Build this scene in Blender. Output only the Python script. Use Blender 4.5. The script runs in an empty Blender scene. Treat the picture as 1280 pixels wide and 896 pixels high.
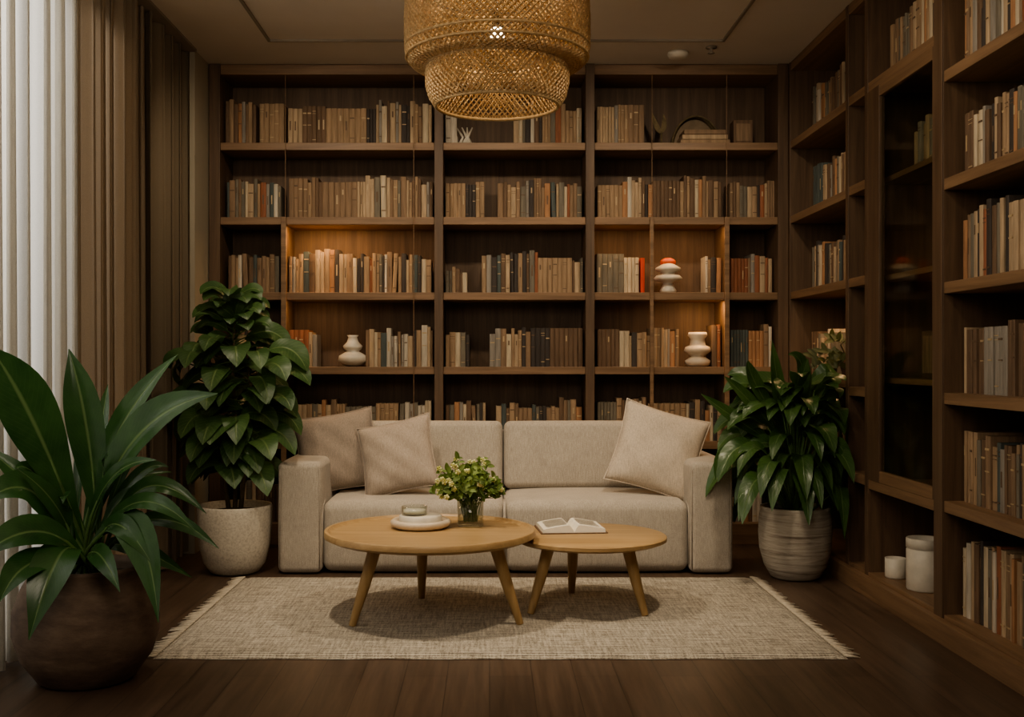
import bpy, math, random
from mathutils import Vector, Matrix, Euler
R=random.Random(7)
F=1350.0; CX=612.0; CY=450.0; CH=1.04
def P(px,py,d): return Vector(((px-CX)*d/F, d, CH-(py-CY)*d/F))

# ------------------------------------------------------------------ materials
def newmat(name):
    m=bpy.data.materials.new(name); m.use_nodes=True
    nt=m.node_tree; b=nt.nodes['Principled BSDF']; return m,nt,b
def N(nt,t,**k):
    n=nt.nodes.new(t)
    for a,v in k.items(): setattr(n,a,v)
    return n
def coords(nt,scale,kind='Object'):
    tc=N(nt,'ShaderNodeTexCoord'); mp=N(nt,'ShaderNodeMapping'); mp.inputs['Scale'].default_value=scale
    nt.links.new(tc.outputs[kind],mp.inputs['Vector']); return mp.outputs['Vector']
def ramp(nt,fac,stops):
    r=N(nt,'ShaderNodeValToRGB'); e=r.color_ramp.elements
    while len(e)<len(stops): e.new(0.5)
    for i,(p,c) in enumerate(stops): e[i].position=p; e[i].color=(*c,1)
    nt.links.new(fac,r.inputs['Fac']); return r.outputs['Color']
def noise(nt,vec,scale=5,detail=5,rough=.6,dist=0):
    n=N(nt,'ShaderNodeTexNoise'); n.inputs['Scale'].default_value=scale; n.inputs['Detail'].default_value=detail
    n.inputs['Roughness'].default_value=rough; n.inputs['Distortion'].default_value=dist
    nt.links.new(vec,n.inputs['Vector']); return n.outputs['Fac']
def bump(nt,b,h,strength=.3,dist=.01):
    k=N(nt,'ShaderNodeBump'); k.inputs['Strength'].default_value=strength; k.inputs['Distance'].default_value=dist
    nt.links.new(h,k.inputs['Height']); nt.links.new(k.outputs['Normal'],b.inputs['Normal'])
def wood(name,dark,light,grain='Z',rough=.5,fine=1.0,bs=.15):
    m,nt,b=newmat(name)
    s={'X':(1.2,22*fine,22*fine),'Y':(22*fine,1.2,22*fine),'Z':(22*fine,22*fine,1.2)}[grain]
    v=coords(nt,s); f=noise(nt,v,1.3,7,.65,.6)
    mid=tuple((a+c)/2 for a,c in zip(dark,light))
    c=ramp(nt,f,[(.3,dark),(.5,mid),(.72,light)])
    nt.links.new(c,b.inputs['Base Color']); b.inputs['Roughness'].default_value=rough
    bump(nt,b,f,bs,.004); return m
def plain(name,c,rough=.6,var=.25,scale=12,bs=.1,metal=0):
    m,nt,b=newmat(name); v=coords(nt,(1,1,1)); f=noise(nt,v,scale,4)
    col=ramp(nt,f,[(.3,tuple(x*(1-var) for x in c)),(.7,tuple(min(1,x*(1+var)) for x in c))])
    nt.links.new(col,b.inputs['Base Color']); b.inputs['Roughness'].default_value=rough; b.inputs['Metallic'].default_value=metal
    if bs: bump(nt,b,f,bs,.01)
    return m
def fabric(name,c,scale=260,rough=.95):
    m,nt,b=newmat(name)
    v=coords(nt,(1,1,1)); f=noise(nt,v,scale,2,.5); g=noise(nt,v,9,4,.6)
    v2=coords(nt,(3,1,.25)); h=noise(nt,v2,110,2,.5)
    mx=N(nt,'ShaderNodeMath',operation='ADD'); nt.links.new(f,mx.inputs[0]); nt.links.new(h,mx.inputs[1])
    ml=N(nt,'ShaderNodeMath',operation='MULTIPLY_ADD'); ml.inputs[1].default_value=.4; nt.links.new(mx.outputs[0],ml.inputs[0])
    m3=N(nt,'ShaderNodeMath',operation='MULTIPLY'); m3.inputs[1].default_value=.2; nt.links.new(g,m3.inputs[0]); nt.links.new(m3.outputs[0],ml.inputs[2])
    col=ramp(nt,ml.outputs[0],[(.38,tuple(x*.76 for x in c)),(.62,tuple(min(1,x*1.14) for x in c))])
    nt.links.new(col,b.inputs['Base Color']); b.inputs['Roughness'].default_value=rough
    b.inputs['Sheen Weight'].default_value=.15
    bump(nt,b,mx.outputs[0],.3,.002); return m
def leafmat(name,c1,c2,vein,rough=.35,K=75,tl=.2,vs=.25):
    m,nt,b=newmat(name)
    tc=N(nt,'ShaderNodeTexCoord'); sp=N(nt,'ShaderNodeSeparateXYZ'); nt.links.new(tc.outputs['UV'],sp.inputs[0])
    s=N(nt,'ShaderNodeMath',operation='SUBTRACT'); s.inputs[1].default_value=.5; nt.links.new(sp.outputs['Y'],s.inputs[0])
    a=N(nt,'ShaderNodeMath',operation='ABSOLUTE'); nt.links.new(s.outputs[0],a.inputs[0])
    q=N(nt,'ShaderNodeMath',operation='MULTIPLY_ADD'); q.inputs[1].default_value=-.35; nt.links.new(a.outputs[0],q.inputs[0]); nt.links.new(sp.outputs['X'],q.inputs[2])
    k=N(nt,'ShaderNodeMath',operation='MULTIPLY'); k.inputs[1].default_value=K; nt.links.new(q.outputs[0],k.inputs[0])
    sn=N(nt,'ShaderNodeMath',operation='SINE'); nt.links.new(k.outputs[0],sn.inputs[0])
    v=coords(nt,(1,1,1)); f=noise(nt,v,7,3)
    col=ramp(nt,f,[(.3,c1),(.7,c2)])
    vm=N(nt,'ShaderNodeMapRange'); vm.inputs['From Min'].default_value=.75; vm.inputs['From Max'].default_value=1; vm.inputs['To Max'].default_value=vs
    nt.links.new(sn.outputs[0],vm.inputs['Value'])
    mr=N(nt,'ShaderNodeMapRange'); mr.inputs['From Min'].default_value=.05; mr.inputs['From Max'].default_value=.015; mr.inputs['To Max'].default_value=.8
    nt.links.new(a.outputs[0],mr.inputs['Value'])
    mxx=N(nt,'ShaderNodeMath',operation='MAXIMUM'); nt.links.new(vm.outputs[0],mxx.inputs[0]); nt.links.new(mr.outputs[0],mxx.inputs[1])
    mix=N(nt,'ShaderNodeMix',data_type='RGBA'); nt.links.new(mxx.outputs[0],mix.inputs[0]); nt.links.new(col,mix.inputs[6]); mix.inputs[7].default_value=(*vein,1)
    nt.links.new(mix.outputs[2],b.inputs['Base Color']); b.inputs['Roughness'].default_value=rough
    bump(nt,b,mxx.outputs[0],.3,.004)
    tr=N(nt,'ShaderNodeBsdfTranslucent'); nt.links.new(mix.outputs[2],tr.inputs['Color'])
    ms=N(nt,'ShaderNodeMixShader'); ms.inputs[0].default_value=tl
    nt.links.new(b.outputs[0],ms.inputs[1]); nt.links.new(tr.outputs[0],ms.inputs[2])
    nt.links.new(ms.outputs[0],nt.nodes['Material Output'].inputs['Surface']); return m

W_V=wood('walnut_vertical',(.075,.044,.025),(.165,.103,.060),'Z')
W_X=wood('walnut_grain_x',(.145,.085,.045),(.295,.182,.102),'X')
W_Y=wood('walnut_grain_y',(.145,.085,.045),(.295,.182,.102),'Y')
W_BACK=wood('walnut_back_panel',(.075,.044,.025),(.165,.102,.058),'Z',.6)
OAK=wood('oak_x',(.34,.215,.10),(.49,.335,.17),'X',.38,1.0,.06)
OAKZ=wood('oak_z',(.32,.20,.09),(.46,.31,.15),'Z',.4,1.5,.06)
SOFA=fabric('sofa_linen',(.43,.38,.315))
PIL1=fabric('cushion_taupe',(.32,.262,.21)); PIL3=fabric('cushion_sand',(.39,.322,.26)); PIL2=fabric('cushion_cream',(.54,.46,.37))
PALE=plain('ivory_ceramic',(.60,.55,.46),.45,.1,20)
PAPER=plain('book_paper',(.80,.75,.64),.9,.05,20)
CREAM=plain('cream_glaze',(.6,.5,.38),.4,.12,20)
SOIL=plain('soil',(.03,.02,.012),.95,.5,60,1)
BARK=plain('stem_bark',(.16,.12,.06),.8,.3,30,.4)
STEMG=plain('green_stem',(.10,.18,.045),.6,.3,30,.2)
WALL=plain('wall_paint',(.34,.295,.22),.9,.05,3,.03)
CEIL=plain('ceiling_paint',(.62,.56,.485),.9,.04,2,.03)
TRIM=plain('ceiling_trim_paint',(.25,.21,.165),.9,.04,2,0)
METAL=plain('dark_metal',(.08,.07,.06),.4,.1,10,0,.8)

# ------------------------------------------------------------------ builder
class MB:
    def __init__(s): s.v=[]; s.f=[]; s.m=[]; s.sm=[]; s.uv=[]; s.mats=[]
    def mi(s,mat):
        if mat not in s.mats: s.mats.append(mat)
        return s.mats.index(mat)
    def add(s,vs,fs,mat,smooth=False,uv=None):
        o=len(s.v); s.v+= [tuple(v) for v in vs]; s.uv+= (uv if uv else [(0,0)]*len(vs))
        k=s.mi(mat)
        for f in fs: s.f.append(tuple(i+o for i in f)); s.m.append(k); s.sm.append(smooth)
    def box(s,x0,x1,y0,y1,z0,z1,mat,fn=None):
        vs=[(x,y,z) for x in (x0,x1) for y in (y0,y1) for z in (z0,z1)]
        if fn: vs=[fn(*v) for v in vs]
        s.add(vs,[(0,1,3,2),(4,6,7,5),(0,4,5,1),(2,3,7,6),(0,2,6,4),(1,5,7,3)],mat)
    def lathe(s,prof,c,mat,seg=40,wob=0):
        vs=[];fs=[];n=len(prof)
        for i in range(seg):
            a=2*math.pi*i/seg
            for j,(r,z) in enumerate(prof):
                rr=r*(1+wob*math.sin(3*a+j*.9)) 
                vs.append((c[0]+rr*math.cos(a),c[1]+rr*math.sin(a),c[2]+z))
        for i in range(seg):
            k=(i+1)%seg
            for j in range(n-1): fs.append((i*n+j,k*n+j,k*n+j+1,i*n+j+1))
        s.add(vs,fs,mat,True)
    def tube(s,pts,rad,mat,seg=8,cap=True):
        pts=[Vector(p) for p in pts]; n=len(pts)
        if not isinstance(rad,(list,tuple)): rad=[rad]*n
        vs=[];fs=[]; prev=None
        for i,p in enumerate(pts):
            t=(pts[min(i+1,n-1)]-pts[max(i-1,0)]).normalized()
            if prev is None:
                a=Vector((1,0,0)) if abs(t.x)<.9 else Vector((0,1,0))
            else: a=prev
            u=(a-t*a.dot(t)).normalized(); w=t.cross(u); prev=u
            for k in range(seg):
                an=2*math.pi*k/seg; vs.append(p+(u*math.cos(an)+w*math.sin(an))*rad[i])
        for i in range(n-1):
            for k in range(seg):
                l=(k+1)%seg; fs.append((i*seg+k,i*seg+l,(i+1)*seg+l,(i+1)*seg+k))
        if cap: fs.append(tuple(range(seg))[::-1]); fs.append(tuple((n-1)*seg+k for k in range(seg)))
        s.add(vs,fs,mat,True)
    def ball(s,c,r,mat,seg=8,rings=6,sq=(1,1,1)):
        vs=[];fs=[]
        for j in range(rings+1):
            ph=math.pi*j/rings
            for i in range(seg):
                a=2*math.pi*i/seg
                vs.append((c[0]+r*sq[0]*math.sin(ph)*math.cos(a),c[1]+r*sq[1]*math.sin(ph)*math.sin(a),c[2]+r*sq[2]*math.cos(ph)))
        for j in range(rings):
            for i in range(seg):
                k=(i+1)%seg; fs.append((j*seg+i,(j+1)*seg+i,(j+1)*seg+k,j*seg+k))
        s.add(vs,fs,mat,True)
    def leaf(s,b,m,t,w,hint,mat,fold=.25,n=12,wave=0,shape=.8,pw=.75):
        b=Vector(b);m=Vector(m);t=Vector(t); c=m*2-(b+t)*.5
        vs=[];uv=[];fs=[]; U=(-1,-.5,0,.5,1); ph=R.random()*6
        for i in range(n+1):
            q=i/n; p=b*(1-q)**2+c*2*q*(1-q)+t*q*q
            tg=((c-b)*(1-q)+(t-c)*q).normalized()
            side=tg.cross(Vector(hint)); side=side.normalized() if side.length>1e-4 else Vector((1,0,0))
            nn=side.cross(tg)
            ww=w*.5*max(.02,math.sin(math.pi*min(1,q**shape))**pw)
            for u in U:
                off=abs(u)*fold*ww+wave*ww*math.sin(q*14+ph+u*2)*abs(u)
                vs.append(p+side*u*ww+nn*off); uv.append((q,.5+u*.5))
        for i in range(n):
            for k in range(4): a=i*5+k; fs.append((a,a+1,a+6,a+5))
        s.add(vs,fs,mat,True,uv)
    def rbox(s,x0,x1,y0,y1,z0,z1,r,mat,puff=(0,0,0),k=4,mid=8,M=None):
        c=Vector(((x0+x1)/2,(y0+y1)/2,(z0+z1)/2)); h=Vector(((x1-x0)/2,(y1-y0)/2,(z1-z0)/2))
        def ax(hh):
            e=[hh-r+r*math.tan(math.pi/4*i/k) for i in range(k+1)]
            inner=[-(hh-r)+2*(hh-r)*i/mid for i in range(1,mid)]
            return [-x for x in reversed(e)]+inner+e
        A=[ax(h[i]) for i in range(3)]
        for a in range(3):
            b1,b2=(a+1)%3,(a+2)%3
            for sg in (-1,1):
                vs=[];fs=[];n2=len(A[b2])
                for u in A[b1]:
                    for v in A[b2]:
                        q=[0,0,0]; q[a]=sg*h[a]; q[b1]=u; q[b2]=v
                        inn=[max(-(h[i]-r),min(h[i]-r,q[i])) for i in range(3)]
                        d=Vector([q[i]-inn[i] for i in range(3)])
                        p=Vector(inn)+d.normalized()*r
                        w=[1-min(1,(p[i]/h[i])**2) for i in range(3)]
                        for i in range(3):
                            j,l=(i+1)%3,(i+2)%3
                            p[i]+=puff[i]*(p[i]/h[i])*w[j]**.6*w[l]**.6
                        p=p+c
                        if M: p=M@p
                        vs.append(p)
                for i in range(len(A[b1])-1):
                    for j in range(n2-1):
                        f=(i*n2+j,(i+1)*n2+j,(i+1)*n2+j+1,i*n2+j+1)
                        fs.append(f if sg>0 else f[::-1])
                s.add(vs,fs,mat,True)
    def make(s,name,parent=None,bevel=0,weld=False):
        me=bpy.data.meshes.new(name); me.from_pydata(s.v,[],s.f)
        for m in s.mats: me.materials.append(m)
        me.polygons.foreach_set('material_index',s.m); me.polygons.foreach_set('use_smooth',s.sm)
        ul=me.uv_layers.new(name='UVMap')
        li=[0]*len(me.loops); me.loops.foreach_get('vertex_index',li)
        flat=[]
        for i in li: flat+=list(s.uv[i])
        ul.data.foreach_set('uv',flat)
        me.update()
        ob=bpy.data.objects.new(name,me); bpy.context.collection.objects.link(ob)
        import bmesh
        bm=bmesh.new(); bm.from_mesh(me)
        if weld: bmesh.ops.remove_doubles(bm,verts=bm.verts,dist=.0002)
        bmesh.ops.recalc_face_normals(bm,faces=bm.faces); bm.to_mesh(me); bm.free()
        if bevel:
            md=ob.modifiers.new('bevel','BEVEL'); md.width=bevel; md.segments=2; md.limit_method='ANGLE'
        if parent: ob.parent=parent
        return ob
def empty(name,loc=(0,0,0)):
    e=bpy.data.objects.new(name,None); bpy.context.collection.objects.link(e); e.empty_display_size=.1; return e

ZC=2.707; XL=-1.72; XR=2.05; YB=6.42; YF=-.7
# ------------------------------------------------------------------ room
m,nt,b=newmat('dark_oak_floor')
tc=N(nt,'ShaderNodeTexCoord'); mp=N(nt,'ShaderNodeMapping'); mp.inputs['Rotation'].default_value=(0,0,math.pi/2)
nt.links.new(tc.outputs['Object'],mp.inputs['Vector'])
br=N(nt,'ShaderNodeTexBrick'); br.inputs['Scale'].default_value=1; br.inputs['Brick Width'].default_value=1.5; br.inputs['Row Height'].default_value=.14
br.inputs['Mortar Size'].default_value=.0014; br.inputs['Color1'].default_value=(.086,.056,.038,1); br.inputs['Color2'].default_value=(.112,.073,.049,1); br.inputs['Mortar'].default_value=(.032,.021,.014,1)
br.offset=.37
nt.links.new(mp.outputs[0],br.inputs['Vector'])
v=coords(nt,(26,1.4,1)); f=noise(nt,v,1.4,7,.65,.4)
g=ramp(nt,f,[(.3,(.6,.6,.6)),(.7,(1.25,1.25,1.25))])
mx=N(nt,'ShaderNodeMix',data_type='RGBA',blend_type='MULTIPLY'); mx.inputs[0].default_value=1
nt.links.new(br.outputs['Color'],mx.inputs[6]); nt.links.new(g,mx.inputs[7]); nt.links.new(mx.outputs[2],b.inputs['Base Color'])
b.inputs['Roughness'].default_value=.34; bump(nt,b,f,.1,.004)
FLOOR=m
o=MB(); o.box(XL-.12,XR+.1,YF-.1,YB+.1,-.1,0,FLOOR); o.make('floor')
o=MB(); o.box(XL-.12,XR+.1,YF-.1,YB+.1,ZC,ZC+.1,CEIL); o.make('ceiling')
o=MB(); o.box(XL-.12,XR+.1,YB,YB+.1,0,ZC,WALL); o.make('wall_back')
o=MB(); o.box(XR,XR+.1,YF,YB,0,ZC,WALL); o.make('wall_right')
o=MB(); o.box(XL-.12,XR+.1,YF-.1,YF,0,ZC,WALL); o.make('wall_front')
WY0,WY1,WZ0,WZ1=1.6,4.9,.12,2.55
o=MB()
o.box(XL-.12,XL,YF,WY0,0,ZC,WALL); o.box(XL-.12,XL,WY1,YB,0,ZC,WALL)
o.box(XL-.12,XL,WY0,WY1,0,WZ0,WALL); o.box(XL-.12,XL,WY0,WY1,WZ1,ZC,WALL)
o.box(XL,-1.583,5.80,YB,0,ZC,WALL)
o.make('wall_left')
o=MB(); WF=plain('window_frame_paint',(.5,.48,.44),.5,.05)
for y in (WY0,WY0+1.08,WY0+2.16,WY1-.06): o.box(XL-.09,XL-.03,y,y+.06,WZ0,WZ1,WF)
for z in (WZ0,WZ1-.06): o.box(XL-.085,XL-.035,WY0,WY1,z,z+.06,WF)
o.make('window_1',bevel=.004)
o=MB(); a0,a1,b0,b1=-1.155,1.225,1.2,5.63; w=.014; zt=ZC-.010
o.box(a0,a1,b1-w,b1,zt,ZC,TRIM); o.box(a0,a1,b0,b0+w,zt,ZC,TRIM); o.box(a0,a0+w,b0+w,b1-w,zt,ZC,TRIM); o.box(a1-w,a1,b0+w,b1-w,zt,ZC,TRIM)
o.make('trim_1')

# ------------------------------------------------------------------ back bookcase
YS=6.08
def bx(px,d=YS): return (px-CX)*d/F
ZSH=[2.243,1.824,1.40,.981,.56]
X0,XA,XB,XC,XD,XE,XF_,X1=-1.577,-1.515,bx(543),bx(554),bx(732),bx(743),bx(972),1.678
TH=.042
o=MB()
o.box(X0,X1,6.375,6.40,0,ZC-.002,W_BACK)
for a,c in ((X0,XA),(XB,XC),(XD,XE),(XF_,X1)): o.box(a,c,YS-.012,6.375,.0,ZC-.002,W_V)
for (a,c) in ((XA,XB),(XC,XD),(XE,XF_)):
    for z in ZSH: o.box(a,c,YS,6.375,z-TH/2,z+TH/2,W_X)
    o.box(a,c,YS,6.375,0,.12,W_X)
    o.box(a,c,YS,6.375,ZC-.06,ZC-.002,W_X)
for p0,p1 in ((352,358.5),(812,816.5),(905,911)):
    o.box(bx(p0),bx(p1),YS-.022,YS-.001,0,ZSH[1]+.02,W_X)
for p in (355,908): o.box(bx(p)-.008,bx(p)+.008,YS+.01,6.37,.12,ZSH[1]-.02,W_V)
for p in (357,517,814,907): o.box(bx(p),bx(p)+.004,YS-.02,YS-.014,.12 if p==517 else ZSH[1]+.02,ZC-.07,W_X)
bc=o.make('built_in_bookcase',bevel=.002)

# ------------------------------------------------------------------ books
PAL=[((.33,.225,.135),7),((.42,.31,.20),6),((.50,.41,.29),3),((.25,.165,.10),6),((.16,.10,.06),5),((.06,.048,.04),4),((.18,.155,.115),4),((.085,.10,.09),2),((.27,.24,.20),3),((.28,.11,.055),1),((.38,.20,.10),3),((.52,.46,.37),2)]
BM=[]
for i,(c,w) in enumerate(PAL):
    mm,nt,b=newmat('book_cloth_%d'%i)
    v=coords(nt,(60,60,6)); f=noise(nt,v,1,4); col=ramp(nt,f,[(.3,tuple(x*.7 for x in c)),(.7,tuple(min(1,x*1.2) for x in c))])
    nt.links.new(col,b.inputs['Base Color']); b.inputs['Roughness'].default_value=.75; bump(nt,b,f,.2,.002)
    BM+=[mm]*w
PAGES=plain('book_pages',(.5,.41,.29),.9,.15,80)
LAB_D=plain('spine_label_dark',(.14,.09,.055),.7,.2); LAB_L=plain('spine_label_gilt',(.45,.33,.19),.5,.2)
RED=plain('book_red',(.5,.06,.03),.6,.1)
def book(o,u,w,h,dep,z,fn,mat,lean=0,rnd=.004):
    def T(a,v,zz): return fn(u+a+lean*zz,v,z+zz)
    pr=[(0,dep),(0,rnd),(w*.2,.001),(w*.5,0),(w*.8,.001),(w,rnd),(w,dep)]
    vs=[T(a,v,0) for a,v in pr]+[T(a,v,h) for a,v in pr]; n=len(pr)
    fs=[(i,i+1,n+i+1,n+i) for i in range(n-1)]
    fs+=[tuple(range(n))[::-1]]
    o.add(vs,fs,mat)
    e=min(.003,w*.15)
    vs=[T(e,.006,h-.004),T(w-e,.006,h-.004),T(w-e,dep-.002,h-.004),T(e,dep-.002,h-.004)]
    o.add(vs,[(0,1,2,3)],PAGES)
    vs=[T(0,dep-.001,0),T(w,dep-.001,0),T(w,dep-.001,h-.003),T(0,dep-.001,h-.003)]
    o.add(vs,[(0,1,2,3)],PAGES)
    for (p,q) in ((0,e),(w-e,w)):
        vs=[T(p,.004,h),T(q,.004,h),T(q,dep,h),T(p,dep,h)]; o.add(vs,[(0,1,2,3)],mat)
    vs=[T(0,rnd,h),T(w*.2,.001,h),T(w*.8,.001,h),T(w,rnd,h),T(w,.007,h),T(0,.007,h)]; o.add(vs,[(0,1,2,3,4,5)],mat)
    k=R.random()
    if k<.6 and w>.014:
        lm=R.choice([LAB_D,LAB_L])
        for (c0,c1) in R.choice([((.72,.75),(.18,.2)),((.66,.80),),((.86,.875),(.8,.81),(.12,.14)),((.40,.65),),((.5,.52),(.8,.83))]):
            ww=.12 if c1-c0<.05 else .36
            o.box(w*ww,w*(1-ww),-.0008,.002,c0*h,c1*h,lm,lambda a,v,zz:T(a,v,zz))
def run(o,u0,u1,z,fn,hm=.215,hv=.025,dep=.16,set0=0,wr=(.014,.034)):
    u=u0; grp=0; base=hm
    while u<u1-.012:
        if grp<=0: grp=R.randint(2,7); base=hm+R.uniform(-hv,hv); gm=R.choice(BM); same=R.random()<.35; gw=R.uniform(*wr)
        w=gw if same else R.uniform(*wr)
        w=min(w,u1-u)
        mat=gm if same else R.choice(BM)
        h=base+ (0 if same else R.uniform(-.018,.018)); st=set0+R.uniform(0,.012)
        lean=0
        if R.random()<.05 and not same: lean=R.uniform(-.05,.05); u+=abs(lean)*h*1.05*(1 if lean<0 else 0)
        book(o,u,w*.97,h,dep+R.uniform(-.02,.01),z,lambda a,v,zz,st=st:fn(a,v+st,zz),mat,lean)
        u+=w+ (abs(lean)*h if lean>0 else 0); grp-=1
def fb(a,v,z): return (a,YS+.06+v,z)
S=[z+TH/2 for z in ZSH]+[.12]
d2=YS+.06
def X(px): return (px-CX)*d2/F
rows=[
 (0,[(281,322),(324,355),(360,541)],.225),(0,[(557,572),(642,729)],.215),(0,[(746,806)],.21),
 (1,[(283,351),(361,541)],.215),(1,[(557,606),(622,728)],.205),(1,[(747,903),(913,969)],.205),
 (2,[(285,350),(361,541)],.215),(2,[(557,584)],.14),(2,[(602,729)],.205),(2,[(746,800),(882,903),(914,966)],.205),
 (3,[(300,350),(361,396),(457,541)],.205),(3,[(557,587),(612,729)],.205),(3,[(747,849),(890,903),(914,966)],.205),
 (4,[(300,350),(361,541)],.215),(4,[(557,607),(620,728)],.21),(4,[(747,903),(914,966)],.215),
 (5,[(300,350),(361,541),(557,729),(747,903),(914,966)],.23)]
for r,rs,h in rows:
    o=MB()
    for a,c in rs: run(o,X(a),X(c),S[r],fb,h)
    if r==2 and rs[0][0]==746:
        book(o,X(801)+.0,.022,.2,.15,S[2],fb,RED)
    o.make('shelf_books')

def vase(name,px,r,scale,prof,mat,extra=None):
    o=MB(); o.lathe([(a*scale,b*scale) for a,b in prof],((px-CX)*(YS+.1)/F,YS+.1,S[r]+.001),mat,32)
    if extra: extra(o,(px-CX)*(YS+.1)/F,S[r])
    return o.make(name,weld=True)
mush=[(0,0),(.035,0),(.04,.012),(.03,.03),(.022,.045),(.03,.055),(.06,.06),(.068,.072),(.055,.085),(.03,.09),(.035,.1),(.058,.108),(.06,.12),(.035,.135),(.02,.145),(0,.147)]
vase('stacked_ceramic_vase',835,2,1.2,mush,PALE,lambda o,x,z:o.ball((x,YS+.1,z+.178),.034,plain('coral_red',(.6,.11,.04),.5),12,8,(1.35,1,.8)))
vase('ceramic_vase',441,3,1.12,[(0,0),(.03,0),(.05,.01),(.075,.03),(.07,.055),(.045,.07),(.03,.078),(.045,.09),(.05,.105),(.03,.125),(.022,.15),(.03,.16),(0,.158)],PALE)
vase('sculptural_vase',872,3,1.12,[(0,0),(.045,0),(.06,.01),(.065,.03),(.045,.045),(.03,.052),(.05,.065),(.07,.08),(.062,.1),(.04,.11),(.035,.14),(.05,.16),(.045,.175),(0,.17)],CREAM)
o=MB(); x0=X(850);x1=X(905); z=S[0]
for i in range(3): o.box(x0+.01*i,x1+.03-.012*i,YS+.04,YS+.2,z+.028*i,z+.028*i+.026,[BM[3],BM[8],BM[20]][i])
o.make('stacked_books',bevel=.002)
o=MB(); xc=X(877); 
for k in range(3):
    o.tube([(xc+(.145-.006*k)*math.cos(math.pi*i/18),YS+.225+.02*k,z+.0+.20*math.sin(math.pi*i/18)) for i in range(19)],.006,BARK)
vs=[(xc,YS+.27,z)]+[(xc+.13*math.cos(math.pi*i/18),YS+.27,z+.19*math.sin(math.pi*i/18)) for i in range(19)]
o.add(vs,[(0,i,i+1) for i in range(1,19)],plain('rattan_panel',(.26,.19,.12),.7)); o.make('arched_ornament')
o=MB(); o.box(X(917),X(941),YS+.06,YS+.16,z,z+.14,BM[24]); o.box(X(920),X(938),YS+.056,YS+.06,z+.02,z+.12,BM[20]); o.make('storage_box',bevel=.004)
o=MB(); xb=X(829); o.lathe([(0,0),(.03,0),(.03,.008),(.006,.012),(.005,.08),(0,.08)],(xb,YS+.12,z+.001),BARK,16)
o.leaf((xb,YS+.12,z+.08),(xb-.03,YS+.12,z+.12),(xb-.055,YS+.12,z+.2),.03,(0,-1,0),BARK); o.leaf((xb,YS+.12,z+.08),(xb+.015,YS+.12,z+.13),(xb+.01,YS+.12,z+.19),.03,(0,-1,0),BARK); o.make('bird_figurine')
o=MB(); xb=X(577); 
for i in range(5): o.tube([(xb+.02*i-.03,YS+.1,z+.012),(xb+.02*i-.03+.02*math.sin(i),YS+.1,z+.05),(xb+.03*i-.06,YS+.12,z+.11)],[.012,.008,.004],PALE,6)
o.box(xb-.06,xb+.07,YS+.07,YS+.14,z,z+.014,PALE); o.make('coral_ornament')

# ------------------------------------------------------------------ right bookcase
XR0=1.68; XR1=2.03
o=MB()
o.box(XR1-.02,XR1,1.9,6.36,0,ZC-.002,W_BACK)
divs=[(6.04,6.36),(5.06,5.10),(4.80,4.84),(4.0,4.075),(3.02,3.08),(2.0,2.06)]
for a,c in divs: o.box(XR0,XR1-.02,a,c,0,ZC-.002,W_V)
o.box(XR0-.005,XR0,3.9999,4.0751,0,ZC-.01,W_V)
secs={'a':(5.10,6.04,[2.243,1.824,1.40,.93,.5]),'b':(4.84,5.06,[2.25,1.83,1.40,.895,.5]),'c':(4.075,4.80,[2.25,.49]),'d':(3.08,4.0,[2.09,1.69,1.307,.898,.498]),'e':(2.06,3.02,[2.09,1.69,1.307,.898,.498])}
for k,(a,c,zs) in secs.items():
    for z in zs: o.box(XR0+.003,XR1-.02,a,c,z-.021,z+.021,W_Y)
    o.box(XR0+.003,XR1-.02,a,c,0,.098,W_Y)
    o.box(XR0+.003,XR1-.02,a,c,ZC-.05,ZC-.002,W_Y)
for z in (1.83,1.40,.95): o.box(XR0+.06,XR1-.02,4.075,4.80,z-.012,z+.012,W_Y)
o.box(XR0,XR0+.025,4.66,4.80,.511,2.229,W_V); o.box(XR0,XR0+.025,4.075,4.10,.511,2.229,W_V)
o.box(XR0+.001,XR0+.024,4.10,4.66,.511,.56,W_Y); o.box(XR0+.001,XR0+.024,4.10,4.66,2.18,2.229,W_Y)
o.box(XR0-.03,XR0-.001,1.9,6.05,0,.085,W_Y)
rb=o.make('side_bookcase',bevel=.002)
def glassmix(name,tint,rough=.03,k=.5,base=.04,pw=4):
    m,nt,b=newmat(name)
    tr=N(nt,'ShaderNodeBsdfTransparent'); tr.inputs[0].default_value=(*tint,1); gl=N(nt,'ShaderNodeBsdfGlossy'); gl.inputs['Roughness'].default_value=rough
    fr=N(nt,'ShaderNodeLayerWeight'); fr.inputs[0].default_value=.5
    p=N(nt,'ShaderNodeMath',operation='POWER'); p.inputs[1].default_value=pw; nt.links.new(fr.outputs['Facing'],p.inputs[0])
    q=N(nt,'ShaderNodeMath',operation='MULTIPLY_ADD'); q.inputs[1].default_value=k; q.inputs[2].default_value=base; nt.links.new(p.outputs[0],q.inputs[0])
    ms=N(nt,'ShaderNodeMixShader')
    nt.links.new(q.outputs[0],ms.inputs[0]); nt.links.new(tr.outputs[0],ms.inputs[1]); nt.links.new(gl.outputs[0],ms.inputs[2]); nt.links.new(ms.outputs[0],nt.nodes['Material Output'].inputs['Surface']); return m
GLASSP=glassmix('smoked_glass',(.84,.85,.80),.06,.2,.02)
CG=glassmix('clear_glass',(.93,.95,.93),.02,.6,.05,3)
o=MB(); o.box(XR0+.010,XR0+.014,4.10,4.66,.56,2.18,GLASSP); o.make('glass_pane',parent=rb)
def frr(a,v,z): return (XR0+.06+v,a,z)
def rs(zs,a,c,hm,dep=.17,hv=.025,wr=(.016,.04),s0=0):
    o=MB(); run(o,a,c,zs+.021,frr,hm,hv,dep,s0,wr); o.make('shelf_books')
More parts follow.
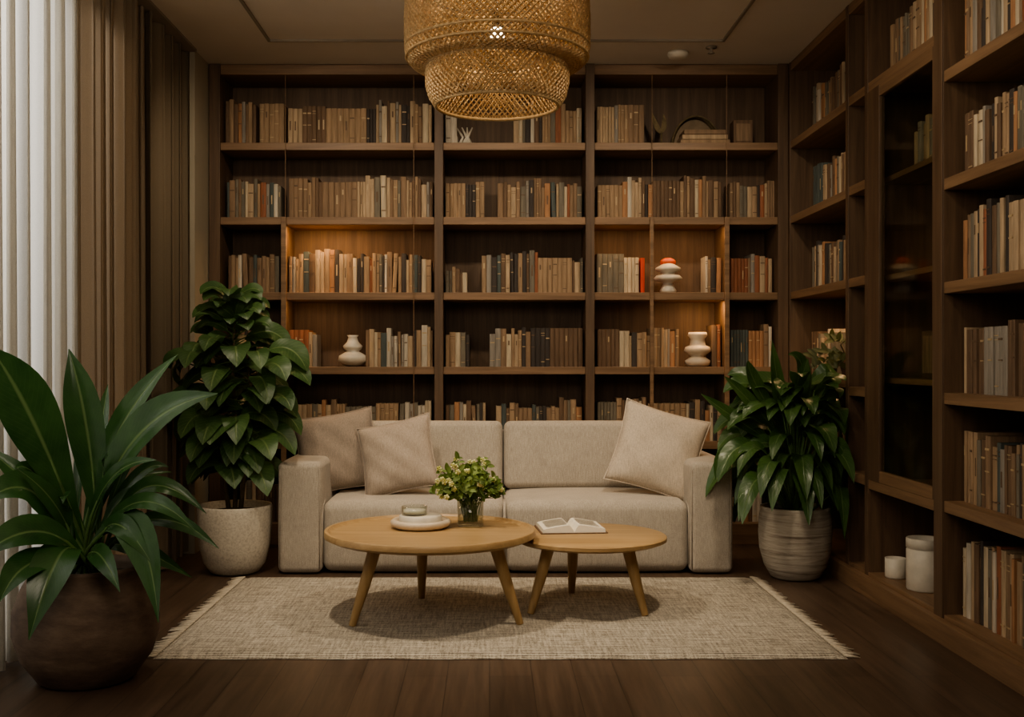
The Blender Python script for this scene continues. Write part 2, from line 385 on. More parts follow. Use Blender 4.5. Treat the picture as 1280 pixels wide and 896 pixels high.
for z in (2.09,1.69,1.307,.898,.498): rs(z,3.12,3.985,.24)
rs(.077,3.12,3.985,.27)
for z in (2.09,1.69,1.307,.898,.498): rs(z,2.1,2.9,.24)
for z,a in ((2.243,5.2),(1.824,5.2),(1.40,5.15),(.93,5.5),(.5,5.2)): rs(z,a,5.85,.22)
rs(2.25,4.12,4.72,.23); rs(1.821,4.3,4.6,.2,.15,.02,(.016,.04),.06)
def pot(name,x,y,z,prof,mat): 
    o=MB(); o.lathe(prof,(x,y,z),mat,36); return o.make(name,weld=True)
pot('white_canister',1.785,4.43,.0985,[(0,0),(.068,0),(.072,.006),(.072,.165),(.069,.168),(.069,.172),(.073,.174),(.073,.21),(.070,.213),(.066,.21),(.064,.10),(0,.10)],PALE)
pot('small_white_canister',1.76,4.68,.0985,[(0,0),(.042,0),(.045,.005),(.045,.085),(.041,.085),(.038,.04),(0,.04)],PALE)
o=MB(); o.box(1.80,1.815,4.28,4.5,.963,1.16,W_V); o.box(1.796,1.80,4.30,4.48,.985,1.14,BM[18]); o.make('framed_photo',bevel=.002)

# ------------------------------------------------------------------ sofa
sofa=empty('sofa')
def part(name,fn):
    o=MB(); fn(o); return o.make(name,parent=sofa,weld=True)
part('arm_1',lambda o:o.rbox(-1.027,-.815,5.23,6.02,.008,.545,.03,SOFA,(.006,.004,.008)))
part('arm_2',lambda o:o.rbox(.972,1.180,5.23,6.02,.008,.545,.03,SOFA,(.006,.004,.008)))
part('back_frame',lambda o:o.rbox(-.82,.975,5.86,6.02,.03,.655,.03,SOFA))
part('seat_cushion_1',lambda o:o.rbox(-.815,.071,5.25,5.87,.012,.35,.045,SOFA,(0,.012,.022)))
part('seat_cushion_2',lambda o:o.rbox(.074,.972,5.25,5.87,.012,.35,.045,SOFA,(0,.012,.022)))
Mb=Matrix.Translation((0,5.8,.36))@Matrix.Rotation(math.radians(-8),4,'X')@Matrix.Translation((0,-5.8,-.36))
part('back_cushion_1',lambda o:o.rbox(-.81,.068,5.70,5.87,.35,.708,.035,SOFA,(.002,.02,.004),M=Mb))
part('back_cushion_2',lambda o:o.rbox(.077,.968,5.70,5.87,.35,.708,.035,SOFA,(.002,.02,.004),M=Mb))
def feet(o):
    for x in (-.98,1.13):
        for y in (5.3,5.96): o.lathe([(0,0),(.02,0),(.025,.025),(0,.025)],(x,y,0),METAL,12)
part('feet',feet)
def seams(o):
    for x in (-.812,.069,.076,.969):
        o.tube([(x,5.254,.05),(x,5.254,.29),(x,5.27,.33),(x,5.33,.352)],.0035,SOFA,6)
    for (a,c) in ((-1.017,-.825),(.982,1.170)):
        o.tube([(a,5.236,.03),(a,5.236,.505),(a+.02,5.236,.528),(c-.02,5.236,.528),(c,5.236,.505),(c,5.236,.03)],.0035,SOFA,6)
part('piping',seams)
def cushion(loc,s,T,rot,mat):
    o=MB(); n=22; vs=[[],[]]
    M=Matrix.Translation(loc)@Euler(rot,'XYZ').to_matrix().to_4x4()
    ph=R.random()*9
    for sg in (0,1):
        for i in range(n+1):
            for j in range(n+1):
                u=-1+2*i/n; v=-1+2*j/n
                x=s*u*(1-.075*(1-v*v)*abs(u)); z=s*v*(1-.075*(1-u*u)*abs(v))
                t=T*((1-abs(u)**2.6)*(1-abs(v)**2.6))**.55
                t*=1+.09*math.sin(5*u+ph)*math.cos(4*v+ph)+.06*math.sin(9*(u+v)+ph)
                y=(-t if sg==0 else t)
                vs[sg].append(M@Vector((x,y,z)))
    fs=[(i*(n+1)+j,(i+1)*(n+1)+j,(i+1)*(n+1)+j+1,i*(n+1)+j+1) for i in range(n) for j in range(n)]
    o.add(vs[0],fs,mat,True); o.add(vs[1],[f[::-1] for f in fs],mat,True)
    N_=n+1
    idx=[i*N_ for i in range(n)]+[n*N_+j for j in range(n)]+[i*N_+n for i in range(n,0,-1)]+[j for j in range(n,-1,-1)]
    o.tube([vs[0][k] for k in idx],.004,mat,6,False)
    return o.make('throw_cushion',weld=True)
rad=math.radians
cushion((-.79,5.60,.565),.210,.07,(rad(-17),rad(-9),rad(8)),PIL1)
cushion((-.465,5.47,.552),.195,.07,(rad(-22),rad(-13),rad(-6)),PIL3)
cushion((.855,5.49,.58),.222,.075,(rad(-20),rad(16),rad(-8)),PIL2)

# ------------------------------------------------------------------ rug
m,nt,b=newmat('woven_rug')
v=coords(nt,(2.5,55,1)); f=noise(nt,v,2.2,5,.75); v2=coords(nt,(70,5,1)); g=noise(nt,v2,1.5,4,.7); v3=coords(nt,(1,1,1)); h=noise(nt,v3,180,2)
wv=N(nt,'ShaderNodeTexWave',bands_direction='Y'); wv.inputs['Scale'].default_value=22; wv.inputs['Distortion'].default_value=2; wv.inputs['Detail'].default_value=2; wv.inputs['Detail Scale'].default_value=6; nt.links.new(v3,wv.inputs['Vector'])
a1=N(nt,'ShaderNodeMath',operation='MULTIPLY_ADD'); a1.inputs[1].default_value=1.5; nt.links.new(f,a1.inputs[0]); nt.links.new(g,a1.inputs[2])
a2=N(nt,'ShaderNodeMath',operation='MULTIPLY_ADD'); a2.inputs[1].default_value=.6; nt.links.new(h,a2.inputs[0]); nt.links.new(a1.outputs[0],a2.inputs[2])
a4=N(nt,'ShaderNodeMath',operation='MULTIPLY_ADD'); a4.inputs[1].default_value=.35; nt.links.new(wv.outputs['Fac'],a4.inputs[0]); nt.links.new(a2.outputs[0],a4.inputs[2])
a3=N(nt,'ShaderNodeMath',operation='MULTIPLY'); a3.inputs[1].default_value=1/3.45; nt.links.new(a4.outputs[0],a3.inputs[0])
c=ramp(nt,a3.outputs[0],[(.42,(.24,.205,.16)),(.50,(.55,.49,.40)),(.58,(.80,.74,.63))])
nt.links.new(c,b.inputs['Base Color']); b.inputs['Roughness'].default_value=.98; bump(nt,b,a4.outputs[0],.9,.009)
RUG=m
o=MB(); rx0,rx1,ry0,ry1=-1.17,1.245,3.75,5.14
nx,ny=60,40; vs=[]
for i in range(nx+1):
    for j in range(ny+1):
        e=1 if 0<i<nx and 0<j<ny else 0
        vs.append((rx0+(rx1-rx0)*i/nx, ry0+(ry1-ry0)*j/ny+.003*math.sin(i*.7)*(1-e), .011*e+.002))
o.add(vs,[(i*(ny+1)+j,(i+1)*(ny+1)+j,(i+1)*(ny+1)+j+1,i*(ny+1)+j+1) for i in range(nx) for j in range(ny)],RUG,True)
FR=plain('rug_fringe_cotton',(.5,.44,.35),.95,.2,50)
y=ry0+.01
while y<ry1:
    for xx,sg in ((rx0,-1),(rx1,1)):
        L=R.uniform(.035,.06); dy=R.uniform(-.014,.014)
        o.tube([(xx-sg*.01,y,.010),(xx+sg*L*.4,y+dy*.4,.008),(xx+sg*L,y+dy,.004)],[.004,.0035,.002],FR,5)
    y+=.019
o.make('area_rug')

# ------------------------------------------------------------------ coffee tables
def table(name,cx,cy,zt,Rr,legs,ztop_attach,rim):
    o=MB()
    if rim: prof=[(0,zt-.014),(Rr-.03,zt-.014),(Rr-.02,zt-.01),(Rr-.014,zt),(Rr-.003,zt),(Rr,zt-.004),(Rr,zt-.024),(Rr-.03,zt-.038),(0,zt-.038)]
    else: prof=[(0,zt),(Rr-.006,zt),(Rr,zt-.005),(Rr,zt-.018),(Rr-.03,zt-.030),(0,zt-.030)]
    o.lathe(prof,(cx,cy,0),OAK,96)
    for (tx,ty,fx,fy) in legs:
        o.tube([(tx,ty,ztop_attach),(tx*.5+fx*.5,ty*.5+fy*.5,(ztop_attach)*.5),(fx,fy,.0135)],[.026,.022,.014],OAKZ,20)
    ob=o.make(name,weld=True)
    md=ob.modifiers.new('es','EDGE_SPLIT'); md.split_angle=rad(40)
    return ob
table('coffee_table',-.239,4.35,.362,.424,[(-.44,4.20,-.531,4.17),(.02,4.20,.119,4.2),(-.285,4.58,-.293,4.66)],.33,True)
table('side_coffee_table',.415,4.50,.315,.32,[(.245,4.42,.165,4.37),(.56,4.40,.625,4.34),(.365,4.70,.362,4.77)],.29,False)

ZT=.3485
o=MB(); o.lathe([(0,0),(.10,0),(.122,.012),(.125,.028),(.115,.036),(.10,.034),(.09,.012),(0,.010)],(-.285,4.46,ZT),CREAM,48)
o.lathe([(0,.012),(.085,.012),(.088,.016),(.088,.05),(.083,.054),(0,.054)],(-.285,4.46,ZT),PALE,40)
o.make('ceramic_dish',weld=True)
o=MB(); gx,gy,gz=-.31,4.45,ZT+.0545
o.lathe([(0,0),(.05,0),(.053,.004),(.053,.036),(.050,.037),(.048,.006),(0,.006)],(gx,gy,gz),CG,32)
o.lathe([(0,.007),(.046,.007),(.046,.022),(0,.022)],(gx,gy,gz),PALE,32); o.make('glass_candle_jar')
LG=leafmat('bouquet_leaf',(.11,.18,.04),(.22,.30,.075),(.28,.35,.12),.5)
FLW=plain('blossom_cream',(.62,.60,.32),.6,.1); FLY=plain('blossom_yellow',(.45,.44,.14),.6,.1)
vx,vy=-.08,4.50
o=MB()
o.lathe([(0,0),(.05,0),(.054,.004),(.056,.11),(.053,.11),(.050,.008),(0,.008)],(vx,vy,ZT),CG,36)
for i in range(85):
    a=R.uniform(0,6.28); el=R.uniform(-.25,1.35); rr=R.uniform(.5,1)
    t=Vector((vx-.02+.165*rr*math.cos(a)*math.cos(el),vy+.14*rr*math.sin(a)*math.cos(el),ZT+.15+.14*rr*math.sin(el)))
    b0=Vector((vx+R.uniform(-.03,.03),vy+R.uniform(-.03,.03),ZT+.02)); md=Vector((vx+R.uniform(-.03,.03)*1.2,vy,ZT+.11))
    md=md.lerp(t,.25)
    o.tube([b0,md,t],.0016,STEMG,4)
    for k in range(8):
        q=md.lerp(t,R.uniform(.35,1)); dr=Vector((R.uniform(-1,1),R.uniform(-1,1),R.uniform(-.4,1))).normalized()
        L=R.uniform(.022,.045); o.leaf(q,q+dr*L*.5+Vector((0,0,.004)),q+dr*L,L*.5,(R.uniform(-.5,.5),-1,R.uniform(0,1)),LG,.2,4)
    if i%3==0:
        for k in range(R.randint(1,3)):
            c=t+Vector((R.uniform(-.018,.018),-.012+R.uniform(-.015,.015),R.uniform(-.008,.02)))
            for p in range(5):
                an=p*1.257; o.ball(c+Vector((.007*math.cos(an),-.002,.007*math.sin(an))),.0055,R.choice([FLW,FLW,FLY]),6,4)
            o.ball(c+Vector((0,-.005,0)),.004,FLY,6,4)
o.make('flower_vase')
o=MB(); bxc,byc,bz0=.345,4.615,.3155; Mr=Matrix.Translation((bxc,byc,bz0))@Matrix.Rotation(rad(5),4,'Z')
BK=lambda q:.006+.030*math.sin(math.pi*.5*min(1,q*5))*(1-.72*max(0,q-.15)**1.3) if q>0 else .006
o.box(-.141,.141,-.113,.113,0,.004,BM[24],lambda x,y,z:Mr@Vector((x,y,z)))
QS=[0,.03,.06,.1,.15,.2,.3,.4,.5,.6,.7,.8,.9,1]
for sg in (-1,1):
    vs=[];k=len(QS);n=k-1
    for j in (-.106,.106):
        for q in QS: vs.append(Mr@Vector((sg*q*.130,j,BK(q))))
        for q in QS: vs.append(Mr@Vector((sg*q*.133,j,.004)))
    fs=[]
    for i in range(n):
        fs+= [(i,i+1,2*k+i+1,2*k+i),(i,i+1,k+i+1,k+i),(2*k+i,2*k+i+1,3*k+i+1,3*k+i)]
    fs+=[(n,k+n,3*k+n,2*k+n)]
    o.add(vs,fs,PAPER)
INK=plain('ink',(.20,.17,.13),.9,.1)
for sg in (-1,1):
    for l in range(12):
        yy=.084-l*.0145
        vs=[];n=8
        for i in range(n+1):
            q=.2+.66*i/n; z=BK(q)+.0012
            for dy in (0,-.005): vs.append(Mr@Vector((sg*q*.130,yy+dy,z)))
        o.add(vs,[(2*i,2*i+1,2*i+3,2*i+2) for i in range(n)],INK)
o.make('open_book')

# ------------------------------------------------------------------ pendant
m,nt,b=newmat('rattan'); v=coords(nt,(1,1,1)); f=noise(nt,v,60,3); c=ramp(nt,f,[(.3,(.44,.295,.145)),(.7,(.66,.485,.27))]); nt.links.new(c,b.inputs['Base Color']); b.inputs['Roughness'].default_value=.6
tr=N(nt,'ShaderNodeBsdfTranslucent'); nt.links.new(c,tr.inputs[0]); ms=N(nt,'ShaderNodeMixShader'); ms.inputs[0].default_value=.3
nt.links.new(b.outputs[0],ms.inputs[1]); nt.links.new(tr.outputs[0],ms.inputs[2]); nt.links.new(ms.outputs[0],nt.nodes['Material Output'].inputs['Surface'])
RAT=m
pend=empty('woven_pendant_lamp')
px_,py_=.03,4.30
def interp(prof,n):
    L=[0]
    for i in range(1,len(prof)): L.append(L[-1]+math.dist(prof[i],prof[i-1]))
    out=[]
    for k in range(n+1):
        s=L[-1]*k/n
        for i in range(1,len(prof)):
            if s<=L[i]+1e-9:
                t=(s-L[i-1])/(L[i]-L[i-1]); out.append(tuple(prof[i-1][q]*(1-t)+prof[i][q]*t for q in (0,1))); break
    return out
def weave(name,prof,nr,na,th):
    pts=interp(prof,nr); o=MB(); vs=[];fs=[]
    for j,(r,z) in enumerate(pts):
        for i in range(na):
            a=2*math.pi*(i+(.5 if j%2 else 0))/na; jr=r+R.uniform(-.0015,.0015)
            vs.append((px_+jr*math.cos(a),py_+jr*math.sin(a),z))
    for j in range(nr-1):
        for i in range(na):
            k=(i+1)%na; pv=(i-1)%na
            if j%2==0: fs.append((j*na+i,(j+1)*na+i,(j+2)*na+i,(j+1)*na+pv))
            else: fs.append((j*na+i,(j+1)*na+k,(j+2)*na+i,(j+1)*na+i))
    o.add(vs,fs,RAT)
    ob=o.make(name,parent=pend); md=ob.modifiers.new('wf','WIREFRAME'); md.thickness=th; md.use_replace=True; md.use_even_offset=False; md.use_boundary=True
    for j in (0,nr):
        r,z=pts[j]; o2=MB(); o2.tube([(px_+r*math.cos(t*math.pi/32),py_+r*math.sin(t*math.pi/32),z) for t in range(65)],.0065,RAT,8,False); o2.make(name+'_hoop',parent=pend)
weave('upper_shade',[(.10,2.56),(.30,2.55),(.35,2.535),(.362,2.50),(.366,2.40),(.366,2.29),(.360,2.245),(.34,2.215),(.28,2.207)],48,88,.009)
weave('lower_shade',[(.272,2.215),(.283,2.19),(.283,2.14),(.272,2.09),(.254,2.06),(.243,2.05)],14,72,.009)
weave('inner_shade',[(.243,2.052),(.228,2.10),(.222,2.18),(.226,2.24)],12,64,.007)
weave('shade_liner',[(.33,2.51),(.338,2.4),(.335,2.28),(.29,2.23)],24,84,.008)
for r,z in ((.366,2.28),(.362,2.24)):
    o2=MB(); o2.tube([(px_+r*math.cos(t*math.pi/32),py_+r*math.sin(t*math.pi/32),z) for t in range(65)],.005,RAT,8,False); o2.make('band',parent=pend)
o=MB()
o.tube([(px_,py_,2.38),(px_,py_,2.705)],.004,METAL); o.lathe([(0,0),(.05,0),(.055,-.02),(.02,-.03),(0,-.03)],(px_,py_,ZC),METAL,24)
o.lathe([(0,.06),(.02,.06),(.022,0),(0,0)],(px_,py_,2.36),METAL,16)
o.tube([(px_-.12,py_,2.558),(px_+.12,py_,2.558)],.004,METAL); o.make('cord_and_socket',parent=pend)
m,nt,b=newmat('bulb_glow'); b.inputs['Emission Color'].default_value=(1,.78,.5,1); b.inputs['Emission Strength'].default_value=8; b.inputs['Base Color'].default_value=(1,.8,.6,1)
o=MB(); o.ball((px_,py_,2.335),.03,m,16,12,(1,1,1.15)); o.make('bulb',parent=pend)

o=MB(); o.lathe([(0,0),(.055,0),(.058,-.012),(.05,-.028),(.03,-.034),(0,-.036)],(1.02,5.85,ZC),PALE,32); o.make('smoke_detector',weld=True)
o=MB(); o.lathe([(0,0),(.03,0),(.03,-.006),(.008,-.01),(.008,-.03),(.02,-.034),(0,-.036)],(1.18,5.75,ZC),TRIM,16); o.make('ceiling_sprinkler')

# ------------------------------------------------------------------ curtains
def cloth(name,c,tl,rough=.9,transp=0):
    m,nt,b=newmat(name); v=coords(nt,(1,1,1)); f=noise(nt,v,300,2); g=ramp(nt,f,[(.3,tuple(x*.85 for x in c)),(.7,c)])
    nt.links.new(g,b.inputs['Base Color']); b.inputs['Roughness'].default_value=rough
    tr=N(nt,'ShaderNodeBsdfTranslucent'); nt.links.new(g,tr.inputs[0]); ms=N(nt,'ShaderNodeMixShader'); ms.inputs[0].default_value=tl
    nt.links.new(b.outputs[0],ms.inputs[1]); nt.links.new(tr.outputs[0],ms.inputs[2]); out=ms.outputs[0]
    if transp:
        tp=N(nt,'ShaderNodeBsdfTransparent'); m2=N(nt,'ShaderNodeMixShader'); m2.inputs[0].default_value=transp
        nt.links.new(out,m2.inputs[1]); nt.links.new(tp.outputs[0],m2.inputs[2]); out=m2.outputs[0]
    nt.links.new(out,nt.nodes['Material Output'].inputs['Surface']); return m
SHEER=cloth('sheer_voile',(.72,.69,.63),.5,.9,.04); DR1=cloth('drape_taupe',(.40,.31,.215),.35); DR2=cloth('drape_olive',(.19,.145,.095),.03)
def curtain(name,y0,y1,xc,amp,per,mat,zt=ZC-.016,yk=.35):
    o=MB(); n=int((y1-y0)/per*18); nz=14; vs=[]
    for i in range(n+1):
        y=y0+(y1-y0)*i/n; s=(y-y0)/per*2*math.pi
        for j in range(nz+1):
            q=j/nz; z=.012+(zt-.012)*q
            p=s+.9*math.sin(s*.31+1)+.25*(1-q)*math.sin(s*.17+2)
            k=.75+.25*math.sin(s*.23+.5)
            x=xc+amp*k*(.75+.25*(1-q))*(math.sin(p)+.3*math.sin(2*p+.8+q)+.12*math.sin(4.3*p))/1.2
            vs.append((x,y+amp*yk*math.cos(p)*(1 if 0<i<n else 0),z))
    o.add(vs,[(i*(nz+1)+j,(i+1)*(nz+1)+j,(i+1)*(nz+1)+j+1,i*(nz+1)+j+1) for i in range(n) for j in range(nz)],mat,True)
    return o.make(name)
curtain('sheer_curtain',1.0,4.30,-1.645,.048,.14,SHEER,yk=.9)
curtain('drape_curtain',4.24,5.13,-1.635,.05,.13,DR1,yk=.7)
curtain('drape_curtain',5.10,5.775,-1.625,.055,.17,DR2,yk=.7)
o=MB(); o.box(-1.70,-1.57,.95,5.79,ZC-.014,ZC,TRIM); o.make('curtain_track')

# ------------------------------------------------------------------ plants
LF1=leafmat('birdsnest_leaf',(.025,.072,.02),(.055,.135,.036),(.18,.27,.10),.24,190,.2,.06)
LF2=leafmat('fig_leaf',(.04,.092,.028),(.09,.168,.052),(.19,.27,.10),.38,75,.22)
LF3=leafmat('lily_leaf',(.032,.078,.021),(.075,.145,.04),(.14,.21,.08),.3)
LF4=leafmat('vine_leaf',(.05,.06,.02),(.10,.11,.035),(.15,.15,.06),.5)
m,nt,b=newmat('aged_terracotta'); v=coords(nt,(1,1,2.5)); f=noise(nt,v,6,6,.65); c=ramp(nt,f,[(.3,(.08,.052,.038)),(.5,(.14,.093,.065)),(.72,(.22,.155,.11))]); nt.links.new(c,b.inputs['Base Color']); b.inputs['Roughness'].default_value=.8; bump(nt,b,f,.5,.01)
TERRA=m
o=MB(); cx,cy=-1.315,3.53
o.lathe([(0,0),(.14,0),(.155,.01),(.205,.08),(.23,.16),(.228,.235),(.20,.31),(.178,.345),(.185,.36),(.183,.372),(.165,.372),(.158,.35),(.17,.3),(0,.3)],(cx,cy,0.001),TERRA,56)
o.lathe([(.17,.33),(.1,.34),(0,.345)],(cx,cy,0),SOIL,32)
LV=[ # mid px, tip px, width px, tip depth
 ((50,545),(-14,432),66,3.3),((112,560),(86,436),46,3.5),((138,560),(222,443),36,3.6),((160,560),(272,492),52,3.4),((150,530),(205,470),20,3.8),
 ((175,612),(258,642),24,3.5),((185,650),(274,686),22,3.4),((160,655),(198,778),44,3.25),((78,690),(36,800),50,3.2),((45,618),(-25,632),42,3.25),
 ((55,665),(-30,700),42,3.2),((70,590),(5,525),22,3.5),((140,655),(190,705),28,3.3),((122,570),(135,480),18,3.75),((50,700),(0,752),38,3.15),
 ((60,630),(-25,555),30,3.4),((130,610),(196,575),22,3.3),((150,680),(240,722),26,3.6),((150,620),(215,590),18,3.7),((75,640),(20,585),22,3.3),((165,630),(245,665),24,3.3),((120,690),(150,740),26,3.2)]
for (mp_,tp,w,d) in LV:
    bs=Vector((cx+R.uniform(-.05,.05),cy+R.uniform(-.05,.05),.34)); md=P(mp_[0],mp_[1],(3.5+d)/2); t=P(tp[0],tp[1],d)
    dirr=(t-bs)
    hint=Vector((-.25*(1 if dirr.x>0 else -1)+R.uniform(-.2,.2),-1,.75))
    c=md*2-(bs+t)*.5
    st=lambda q:bs*(1-q)**2+c*2*q*(1-q)+t*q*q
    o.leaf(bs,md,t,w*3.5/F*1.0,hint,LF1,.3,20,.04,1.5,1.1)
    o.tube([bs]+[st(q) for q in (.1,.2,.3,.4)],[.008,.007,.006,.005,.003],STEMG,6)
for i in range(10):
    a=i*.63+.3; t=Vector((cx+.3*math.cos(a)*R.uniform(.6,1),cy+.05+.25*math.sin(a),R.uniform(.5,.85)))
    if t.x<-1.56: t.x=-1.56
    bs=Vector((cx+R.uniform(-.05,.05),cy+R.uniform(-.05,.05),.34)); md=bs.lerp(t,.55)+Vector((0,0,.1))
    o.leaf(bs,md,t,R.uniform(.04,.07),(R.uniform(-.4,.4),-1,.8),LF1,.28,14,.04,1.5,1.1)
o.make('birds_nest_plant')

m,nt,b=newmat('speckled_stoneware'); v=coords(nt,(1,1,1)); f=noise(nt,v,90,3,.7); c=ramp(nt,f,[(.3,(.45,.40,.33)),(.55,(.62,.57,.48)),(.8,(.68,.63,.54))]); nt.links.new(c,b.inputs['Base Color']); b.inputs['Roughness'].default_value=.7; bump(nt,b,f,.3,.004)
STONE=m
o=MB(); cx,cy=-1.250,5.30
o.lathe([(0,0),(.10,0),(.12,.008),(.15,.05),(.172,.14),(.180,.24),(.182,.32),(.178,.332),(.168,.330),(.166,.29),(0,.29)],(cx,cy,.001),STONE,56)
o.lathe([(.168,.295),(.08,.305),(0,.31)],(cx,cy,0),SOIL,32)
stems=[[(cx,cy,.3),(cx+.01,cy,.6),(cx-.01,cy,.95),(cx,cy,1.33)],[(cx+.03,cy-.01,.3),(cx+.06,cy-.03,.55),(cx+.09,cy-.04,.85),(cx+.07,cy-.05,1.1)],[(cx-.03,cy,.3),(cx-.06,cy-.02,.6),(cx-.1,cy-.05,.9),(cx-.12,cy-.04,1.12)]]
for s_ in stems: o.tube(s_,[.012,.01,.008,.004],BARK,8)
g=0
for i in range(150):
    q=i/149; z=.48+.85*q; si=R.choice(stems) if z<1.08 else stems[0]
    k=(z-.3)/(si[-1][2]-.3)*3; k=min(2.999,max(0,k)); a_,b_=Vector(si[int(k)]),Vector(si[int(k)+1]); bp=a_.lerp(b_,k-int(k))
    g+=2.4; ax=g+R.uniform(-.5,.5)
    env=.27 if z<1.1 else .27*(1-(z-1.1)/.36)
    if z<.55: env*=.8
    L=R.uniform(.17,.24)*(.8 if z>1.15 else 1); pet=max(.02,env*R.uniform(.5,1)-L*.55)
    dr=Vector((math.cos(ax),math.sin(ax),0))
    p1=bp+dr*pet+Vector((0,0,.03)); up=.5 if z>1.15 else R.uniform(-.1,.25)
    t=p1+dr*L*.85+Vector((0,0,(up-.45)*L)); md=p1+dr*L*.5+Vector((0,0,up*L*.5))
    for v_ in (p1,t,md):
        if v_.x<-1.55: v_.x=-1.55+R.uniform(0,.02)
    o.tube([bp,p1],[.004,.003],STEMG,5)
    o.leaf(p1,md,t,L*R.uniform(.52,.64),(dr.x*.5,dr.y*.3-.75,.9),LF2,.15,10,.06,.95)
for tp in ((.05,1.42),(-.02,1.43),(.1,1.38),(-.08,1.38)):
    b0=Vector((cx,cy,1.25)); t=Vector((cx+tp[0],cy-.05,tp[1]-.05)); o.leaf(b0,b0.lerp(t,.5)+Vector((0,-.03,0)),t,.075,(0,-1,.3),LF2,.2,10,.04,1)
o.make('potted_rubber_plant')

m,nt,b=newmat('whitewashed_wood_pot'); v=coords(nt,(2,2,26)); f=noise(nt,v,1.6,5,.7,1.2); c=ramp(nt,f,[(.3,(.18,.14,.105)),(.45,(.40,.35,.285)),(.7,(.55,.50,.42))]); nt.links.new(c,b.inputs['Base Color']); b.inputs['Roughness'].default_value=.75; bump(nt,b,f,.5,.008)
o=MB(); cx,cy=1.462,5.17
o.lathe([(0,0),(.10,0),(.115,.008),(.145,.06),(.167,.14),(.172,.22),(.168,.29),(.160,.325),(.163,.34),(.150,.34),(.148,.3),(0,.3)],(cx,cy,.001),m,56)
o.lathe([(.15,.31),(.08,.32),(0,.325)],(cx,cy,0),SOIL,32)
for i in range(140):
    a=i*2.4+R.uniform(-.4,.4); lv=R.random()
    dr=Vector((math.cos(a),math.sin(a),0))
    hz=.42+.52*lv; out=R.uniform(.05,.22)*(1.2-.5*lv)
    p1=Vector((cx,cy,hz))+dr*out; L=R.uniform(.2,.31)
    rise=R.uniform(-.1,.5)+.5*lv; 
    md=p1+dr*L*.45+Vector((0,0,L*.3*rise)); t=p1+dr*L*.8+Vector((0,0,L*(rise*.6-.75+.5*lv)))
    for v_ in (p1,md,t):
        if v_.x>1.62: v_.x=1.62-R.uniform(0,.03)
    o.tube([(cx+R.uniform(-.04,.04),cy+R.uniform(-.04,.04),.32),Vector((cx,cy,hz*.75))+dr*out*.4,p1],[.006,.005,.003],STEMG,5)
    o.leaf(p1,md,t,L*R.uniform(.27,.38),(dr.x*.5,-.8,.8),LF3,.25,12,.1,.85)
for (mp_,tp) in (((975,500),(965,425)),((1000,490),(1010,448)),((930,530),(876,492)),((945,510),(905,470)),((1030,510),(1035,470)),((920,560),(895,600)),((1005,470),(985,443)),((950,490),(935,450))):
    b0=Vector((cx+R.uniform(-.03,.03),cy,.6)); o.leaf(b0,P(mp_[0],mp_[1],5.1),P(tp[0],tp[1],5.05),.07,(0,-1,.5),LF3,.25,14,.08,1.3,1)
o.make('potted_peace_lily')

o=MB(); cx,cy,cz=1.77,5.30,.952
o.lathe([(0,0),(.035,0),(.05,.07),(.052,.08),(.046,.08),(.04,.05),(0,.05)],(cx,cy,cz),TERRA,24)
for i in range(9):
    a=math.pi*(.6+.8*i/8)+R.uniform(-.2,.2); Lh=R.uniform(.08,.19); zz=R.uniform(-.08,.12)
    tip=Vector((cx+Lh*math.cos(a),cy+Lh*math.sin(a)*.9,cz+.08+zz)); b0=Vector((cx,cy,cz+.06)); mid=b0.lerp(tip,.5)+Vector((0,0,.05))
    o.tube([b0,mid,tip],[.003,.0025,.0015],BARK,5)
    for k in range(7):
        q=mid.lerp(tip,k/6); dd=Vector((R.uniform(-1,.4),R.uniform(-.6,.6),R.uniform(-.3,1))).normalized()
        o.leaf(q,q+dd*.028+Vector((0,0,.005)),q+dd*.06,.026,(-.5,-1,.4),LF4,.2,6)
o.tube([(cx,cy,cz+.06),(cx-.08,cy-.1,cz+.16),(cx-.06,cy-.2,cz+.22)],[.003,.0025,.002],BARK,5)
o.make('small_shelf_plant')

# ------------------------------------------------------------------ lights
def light(name,typ,loc,energy,col,size=.1,rot=None,target=None,**k):
    l=bpy.data.lights.new(name,typ); l.energy=energy; l.color=col
    if typ=='AREA': l.shape='RECTANGLE'; l.size=size[0]; l.size_y=size[1]
    else: l.shadow_soft_size=size
    for a,v in k.items(): setattr(l,a,v)
    ob=bpy.data.objects.new(name,l); bpy.context.collection.objects.link(ob); ob.location=loc
    if target is not None: ob.rotation_euler=(Vector(target)-Vector(loc)).to_track_quat('-Z','Y').to_euler()
    elif rot: ob.rotation_euler=rot
    return ob
light('window_daylight','AREA',(-3.2,2.9,2.5),185,(1,.97,.92),(1.4,1.2),target=(-1.6,3.8,1.5))
light('pendant_bulb_light','POINT',(px_,py_,2.40),13,(1,.80,.55),.05)
light('frontal_fill_light','AREA',(-.3,1.0,2.3),25,(1,.86,.68),(1.4,.9),target=(-.2,5.5,.9))  # unseen fill light, added to brighten the back panels from the front
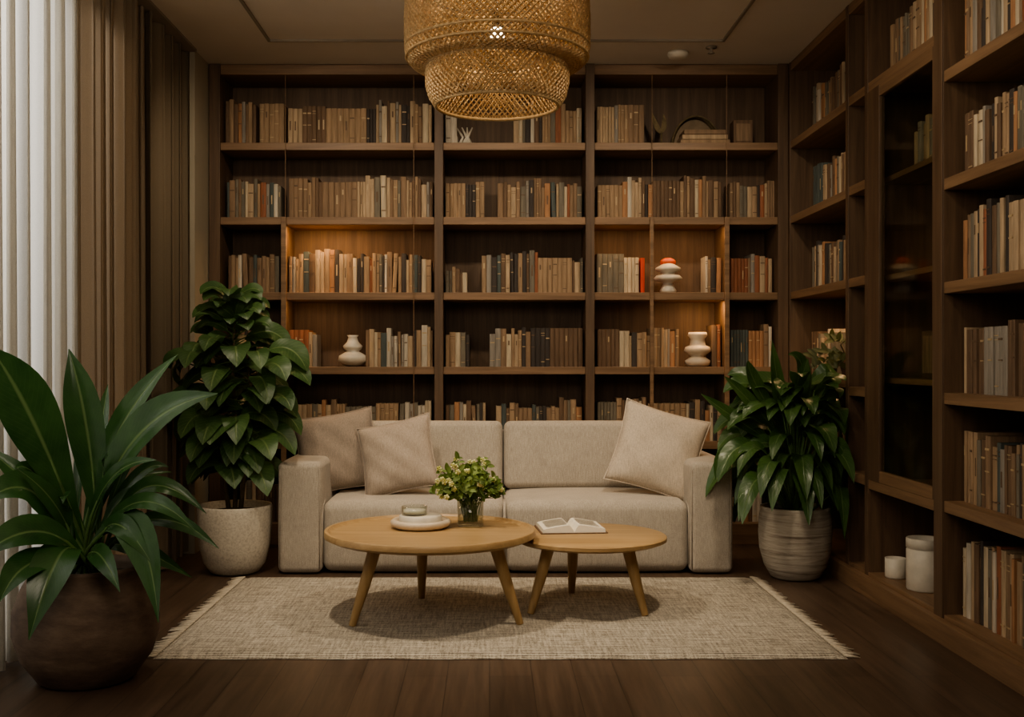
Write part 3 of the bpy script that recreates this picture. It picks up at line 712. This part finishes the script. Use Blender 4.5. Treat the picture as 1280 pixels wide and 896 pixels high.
fill_spots=[(-1.0,4.75,(-.95,6.1,1.35),56,105),(.05,4.8,(.05,6.1,1.3),50,105),(1.1,4.75,(.95,6.1,1.35),52,105),  # unseen spots added above the frame to light bookcases, rug and pendant
 (-.75,3.75,(-.15,4.7,.1),130,74),(.85,3.75,(.15,4.7,.1),105,74),(.7,3.6,(1.8,4.5,1.1),28,110),(.6,2.4,(1.8,3.6,1.1),20,110),(.03,3.4,(.03,4.4,2.3),9,60)]
for i,(x,y,t,e,sz) in enumerate(fill_spots):
    o=MB(); o.lathe([(.03,-.001),(.045,-.001),(.048,-.006),(.05,0)],(x,y,ZC),PALE,24); o.make('added_lamp_ring')  # invented ring around each added spot
    light('fill_spot_%d'%i,'SPOT',(x,y,ZC-.02),e,(1,.835,.63),.06,target=t,spot_size=rad(sz),spot_blend=1)
for i,(a,c,r,e) in enumerate(((361,450,2,2.6),(361,541,2,.9),(747,800,2,.7),(860,903,3,1.4),(820,903,2,1.0),(361,420,3,.6))):
    xa,xc=bx(a),bx(c); light('shelf_led_%d'%i,'AREA',((xa+xc)/2,YS+.03,ZSH[r-1]-TH/2-.004),e,(1,.58,.26),((xc-xa)*.9,.012),target=((xa+xc)/2,YS+.10,ZSH[r]))
light('shelf_led_side','AREA',(1.72,5.4,1.372),1.4,(1,.6,.3),(.012,.5),rot=(0,0,0))
w=bpy.data.worlds.new('world'); bpy.context.scene.world=w; w.use_nodes=True
w.node_tree.nodes['Background'].inputs[0].default_value=(.8,.82,.85,1); w.node_tree.nodes['Background'].inputs[1].default_value=.4

cam=bpy.data.cameras.new('camera'); co=bpy.data.objects.new('camera',cam); bpy.context.collection.objects.link(co)
co.location=(0,0,CH); co.rotation_euler=(math.pi/2,0,0); cam.sensor_width=36; cam.lens=36*F/1280; cam.shift_x=(640-CX)/1280; cam.shift_y=(CY-448)/1280; cam.clip_start=.05
bpy.context.scene.camera=co
try: bpy.context.scene.view_settings.look='AgX - Medium High Contrast'
except Exception as e: print(e)
